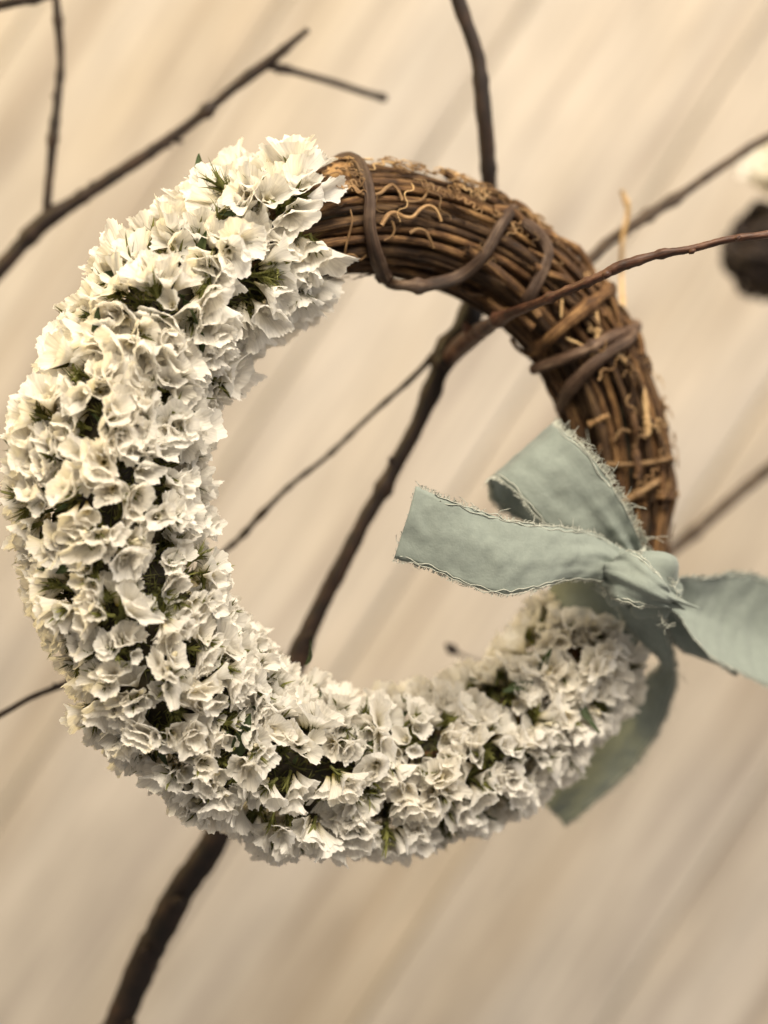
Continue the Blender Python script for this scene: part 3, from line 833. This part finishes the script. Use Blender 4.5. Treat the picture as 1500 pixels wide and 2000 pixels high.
def strip(name, edge_a, edge_b, nl=70, nw=16, bulge=0.0, wrinkle=0.0010, seed=0, fray_a=True, fray_b=True, end0=False, end1=False, la=8, lb=8, da=0.5, db=0.5, pinch=(0, 0)):
    A = catmull([W(*p) for p in edge_a], nl); B = catmull([W(*p) for p in edge_b], nl)
    ln = np.concatenate([[0], np.cumsum(np.linalg.norm(np.diff((A + B) / 2, axis=0), axis=1))])
    V, UV = [], []
    for i in range(nl):
        t = np.gradient((A + B) / 2, axis=0)[i]; w = B[i] - A[i]; nv = np.cross(t, w); nv /= np.linalg.norm(nv) + 1e-12
        if nv[1] > 0: nv = -nv
        for j in range(nw):
            f = j / (nw - 1)
            wr = wrinkle * (noise.noise(Vector((ln[i] * 90, f * 2.2, seed * 7.3))) + 0.5 * noise.noise(Vector((ln[i] * 260, f * 5, seed * 3.1))))
            g = i / (nl - 1)
            pin = pinch[0] * math.exp(-g / 0.16) + pinch[1] * math.exp(-(1 - g) / 0.16)
            wr += pin * (math.sin(f * 15 + 1.5 * math.sin(g * 9) + seed) + 0.5 * math.sin(f * 29 - g * 6)) * math.sin(math.pi * f) ** 0.5
            edge = 0.00035 * noise.noise(Vector((ln[i] * 700, f * 3 + 9, seed))) * (abs(f - 0.5) * 2) ** 3
            V.append(A[i] + w * f + nv * (bulge * math.sin(math.pi * f) + wr) + w / np.linalg.norm(w) * edge)
            UV.append((ln[i], f * np.linalg.norm(w)))
    F = [(i * nw + j, i * nw + j + 1, (i + 1) * nw + j + 1, (i + 1) * nw + j) for i in range(nl - 1) for j in range(nw - 1)]
    o = link(name, make_mesh(name, V, F, UV, M_ribbon), bow)
    md = o.modifiers.new("thickness", 'SOLIDIFY'); md.thickness = 0.00035; md.offset = 0
    V = np.array(V).reshape(nl, nw, 3)
    h = Heap(); r = np.random.default_rng(50 + seed)
    def fringe(line, inner, dens, length, loose):
        seg = np.linalg.norm(np.diff(line, axis=0), axis=1).sum()
        for _ in range(int(seg / S * dens)):
            x = r.uniform(0, len(line) - 1.01); i = int(x); p = line[i] + (line[i + 1] - line[i]) * (x - i)
            q = inner[i] + (inner[i + 1] - inner[i]) * (x - i)
            o_ = p - q; o_ /= np.linalg.norm(o_) + 1e-12; al = line[i + 1] - line[i]; al /= np.linalg.norm(al) + 1e-12
            l = length * S * (r.uniform(0.3, 1.2) if r.random() > 0.02 else r.uniform(1.5, 3.5)); k1 = r.normal(0, 0.5); k2 = r.normal(0, 0.4)
            pts = [p - o_ * 0.0006, p + o_ * l * 0.5 + al * l * 0.3 * k1 + np.array([0, -1, 0]) * l * 0.2 * k2, p + o_ * l * r.uniform(0.7, 1) + al * l * (k1 + 0.5 * k2) + np.array([0, -1, 0]) * l * 0.4 * k2]
            h.add(*tube(catmull(pts, 5), 0.00012, 3))
        for k in range(loose):          # long crinkled threads lying along the edge
            n = 50; sp = r.uniform(0, 0.25); xs = np.linspace(sp, min(1, sp + r.uniform(0.5, 0.9)), n) * (len(line) - 1.01)
            pts = []
            for c, x in enumerate(xs):
                i = int(x); p = line[i] + (line[i + 1] - line[i]) * (x - i); q = inner[i]
                o_ = (p - q) / (np.linalg.norm(p - q) + 1e-12)
                a = S * (1 + 7 * noise.noise(Vector((c * 0.33, k * 3.7, seed)))) - S * 6 * (k % 2)
                pts.append(p + o_ * a + np.array([0, -1, 0]) * (0.0004 + S * 3 * noise.noise(Vector((c * 0.5, 8 + k, seed)))))
            h.add(*tube(pts, 0.00015, 4))
    if fray_a: fringe(V[:, 0], V[:, 3], da, la, 2)
    if fray_b: fringe(V[:, -1], V[:, -4], db, lb, 2)
    if end0: fringe(V[0], V[2], 0.2, 4, 0)
    if end1: fringe(V[-1], V[-3], 0.5, 6, 0)
    if h.V:
        link("frayed_thread", h.mesh("frayed_thread", M_thread), o, kind="stuff")
        return o


# long tail that points to the middle of the ring
strip("tail", [(812, 950, -0.038), (870, 975, -0.036), (940, 1000, -0.032), (1010, 1020, -0.028), (1090, 1030, -0.022), (1160, 1042, -0.014), (1215, 1075, -0.006), (1245, 1110, 0.0)],
      [(770, 1090, -0.036), (840, 1110, -0.034), (910, 1140, -0.032), (985, 1160, -0.030), (1050, 1148, -0.026), (1110, 1132, -0.02), (1180, 1134, -0.012), (1235, 1150, 0.0)], 90, 18, 0.0015, seed=1, end0=True, pinch=(0, 0.0013))
# loop: front half, fold, then the half behind
strip("loop", [(1262, 1085, 0.0), (1240, 1035, -0.006), (1205, 965, -0.012), (1160, 900, -0.014), (1115, 855, -0.012), (1085, 832, -0.004), (1075, 832, 0.006), (1090, 850, 0.012), (1140, 910, 0.012), (1210, 1010, 0.008), (1250, 1090, 0.004)],
      [(1200, 1125, 0.0), (1150, 1088, -0.004), (1090, 1048, -0.009), (1050, 1008, -0.012), (1012, 964, -0.012), (972, 932, -0.008), (955, 940, 0.004), (966, 980, 0.014), (1000, 1006, 0.016), (1060, 1036, 0.014), (1130, 1080, 0.009), (1200, 1130, 0.004)], 130, 16, 0.0, seed=2, la=17, da=1.0, lb=9, db=0.6, pinch=(0.0013, 0.0))
# band round the wreath under the knot
pts_a, pts_b = [], []
for k in range(40):
    ph = -3.6 + 6.0 * k / 39
    for lst, t0 in ((pts_a, -14), (pts_b, -31)):
        lst.append(torus(math.radians(t0), ph, RT * slim(math.radians(t0)) + 0.0022))


def strip_world(name, A, B, **kw):
    inv = lambda p: (p[0] / S * D / (D + p[1]) + 750, 1000 - p[2] / S * D / (D + p[1]), p[1])
    return strip(name, [inv(p) for p in A], [inv(p) for p in B], **kw)


strip_world("band", pts_a, pts_b, nl=60, nw=12, seed=3, wrinkle=0.0008)
# tail towards the frame's edge
strip("tail", [(1290, 1150, 0.002), (1330, 1128, 0.006), (1385, 1128, 0.014), (1440, 1118, 0.022), (1500, 1132, 0.03), (1580, 1170, 0.036), (1650, 1200, 0.04)],
      [(1290, 1180, 0.002), (1325, 1200, 0.004), (1352, 1240, 0.004), (1390, 1285, 0.008), (1440, 1310, 0.016), (1520, 1350, 0.026), (1600, 1390, 0.034)], 80, 18, -0.006, seed=4, wrinkle=0.0012, pinch=(0.0016, 0))
strip("loop", [(1270, 1170, 0.006), (1310, 1195, 0.010), (1345, 1215, 0.014), (1368, 1240, 0.016), (1400, 1275, 0.02), (1440, 1310, 0.026)],
      [(1262, 1190, 0.008), (1290, 1230, 0.014), (1325, 1265, 0.020), (1352, 1280, 0.024), (1392, 1292, 0.026), (1440, 1318, 0.030)], 50, 12, 0.001, seed=5)
# tail that hangs down and folds back behind the flowers
strip("tail", [(1272, 1170, 0.004), (1296, 1215, 0.010), (1312, 1265, 0.018), (1318, 1310, 0.026), (1318, 1345, 0.034), (1290, 1420, 0.042), (1235, 1500, 0.048), (1170, 1560, 0.05), (1105, 1613, 0.052)],
      [(1205, 1180, 0.006), (1225, 1225, 0.012), (1265, 1270, 0.020), (1290, 1295, 0.030), (1268, 1318, 0.040), (1225, 1370, 0.048), (1170, 1440, 0.052), (1110, 1500, 0.054), (1045, 1545, 0.055)], 100, 16, 0.0008, seed=6, wrinkle=0.0009, end1=True)


# knot: a lumpy wrapped sleeve
def knot():
    nl, na = 44, 40; V, UV = [], []
    axis_p = catmull([W(1188, 1140, 0.002), W(1210, 1128, -0.006), W(1245, 1128, -0.010), W(1280, 1145, -0.007), W(1312, 1160, 0.002)], nl)
    rad = np.interp(np.linspace(0, 1, nl), [0, 0.15, 0.45, 0.8, 1], [28, 50, 57, 47, 24]) * S
    T = np.gradient(axis_p, axis=0)
    for i in range(nl):
        t = T[i] / np.linalg.norm(T[i]); u = np.cross(t, [0, 1, 0]); u /= np.linalg.norm(u); w = np.cross(t, u)
        for k in range(na):
            a = 2 * math.pi * k / na; f = i / (nl - 1)
            crease = 0.20 * math.sin(2 * a + 11 * f) + 0.10 * math.sin(5 * a - 16 * f + 1) + 0.34 * noise.noise(Vector((math.cos(a) * 1.7, math.sin(a) * 1.4, f * 3.5)))
            rr = rad[i] * (1 + crease)
            V.append(axis_p[i] + rr * (math.cos(a) * u + 0.8 * math.sin(a) * w)); UV.append((f * 0.022, k / na * 0.058))
    F = [(i * na + k, i * na + (k + 1) % na, (i + 1) * na + (k + 1) % na, (i + 1) * na + k) for i in range(nl - 1) for k in range(na)]
    F += [tuple(range(na))[::-1], tuple(range((nl - 1) * na, nl * na))]
    o = link("knot", make_mesh("knot", V, F, UV, M_ribbon), bow)
    h = Heap(); r = np.random.default_rng(8)
    for (x0, y0, x1, y1, n) in ((1180, 1150, 1262, 1072, 46), (1296, 1110, 1330, 1170, 24), (1286, 1190, 1305, 1230, 20)):
        for _ in range(n):
            f = r.uniform(0, 1); p = W(x0 + (x1 - x0) * f, y0 + (y1 - y0) * f, -0.012 + r.normal(0, 0.002)); d = r.normal(0, 1, 3) * 8 * S
            h.add(*tube(catmull([p, p + d * 0.5 + r.normal(0, 2, 3) * S, p + d], 5), 0.00014, 3))
    for k in range(4):
        pts = [W(1176 + (1262 - 1176) * f, 1158 + (1070 - 1158) * f + 5 * math.sin(f * 14 + k) - 9 * math.sin(f * 3.14), -0.0135 + 0.003 * (2 * f - 1) ** 2 + 0.0004 * k) for f in np.linspace(0, 1, 24)]
        h.add(*tube(pts, 0.00022, 4))
    link("frayed_thread", h.mesh("frayed_thread", M_thread), o, kind="stuff")


knot()
strip("knot_wrap", [(1196, 1096, -0.004), (1216, 1080, -0.013), (1246, 1082, -0.019), (1272, 1108, -0.020), (1300, 1142, -0.014), (1318, 1160, -0.004)],
      [(1176, 1160, -0.002), (1192, 1166, -0.012), (1214, 1172, -0.018), (1242, 1180, -0.019), (1282, 1186, -0.014), (1310, 1184, -0.004)], 50, 22, 0.004, wrinkle=0.0022, seed=7, la=6, lb=6, da=0.5, db=0.5, pinch=(0.0040, 0.0042))
for o in list(COL.objects):
    if o.name.startswith("frayed_thread"): o.location = (0, 0, 0)

# ------------------------------------------------------------------ second ornament, far out of focus at the frame's edge
oc = W(1512, 492, 0.17)
orn = empty("hanging_ornament", oc, "blurred dark brown vine ball topped with pale cream flowers at the right edge", "ornament")
k_ = S * (D + 0.17) / D
V, F, UV = tube([oc + np.array([0, 0, z]) * k_ for z in (-78, -60, -25, 10, 45, 70)], [26 * k_, 58 * k_, 74 * k_, 76 * k_, 56 * k_, 24 * k_], 16, 0.06, seed=3)
link("core", make_mesh("core", V, F, UV, M_bud), orn)
for i in range(16):
    q = rng.normal(0, 1, 3); q /= np.linalg.norm(q); w = np.cross(q, rng.normal(0, 1, 3)); w /= np.linalg.norm(w); u = np.cross(q, w)
    a = np.linspace(0, 2 * math.pi, 40)
    path = [oc + 82 * k_ * (math.cos(t) * w + math.sin(t) * u) * (1 + 0.15 * math.sin(3 * t + i) + 0.08 * math.sin(7 * t + 2 * i)) for t in a]
    tube_obj("vine", path, 8 * k_, M_bud, orn, 6, 0.05, seed=i)
for i in range(26):
    a = rng.uniform(0, 6.28); e = rng.uniform(0.3, 1.0); d = np.array([math.cos(a) * math.sqrt(1 - e * e), math.sin(a) * math.sqrt(1 - e * e), e])
    o = bpy.data.objects.new("flower", VARIANTS['puff'][i % 4][3]); COL.objects.link(o); o.parent = orn
    o.matrix_local = matrix(basis(d, i), 80 * k_, np.array([38, 0, 112]) * k_ + d * 44 * k_)
tw = W(1620, 197, 0.105)
tube_obj("hanger", catmull([tw, (tw + oc) / 2 + np.array([0.002, 0, 0.01]), oc + np.array([0, 0, 80 * k_])], 20), 0.0006, M_straw, orn, 6, 0.0)
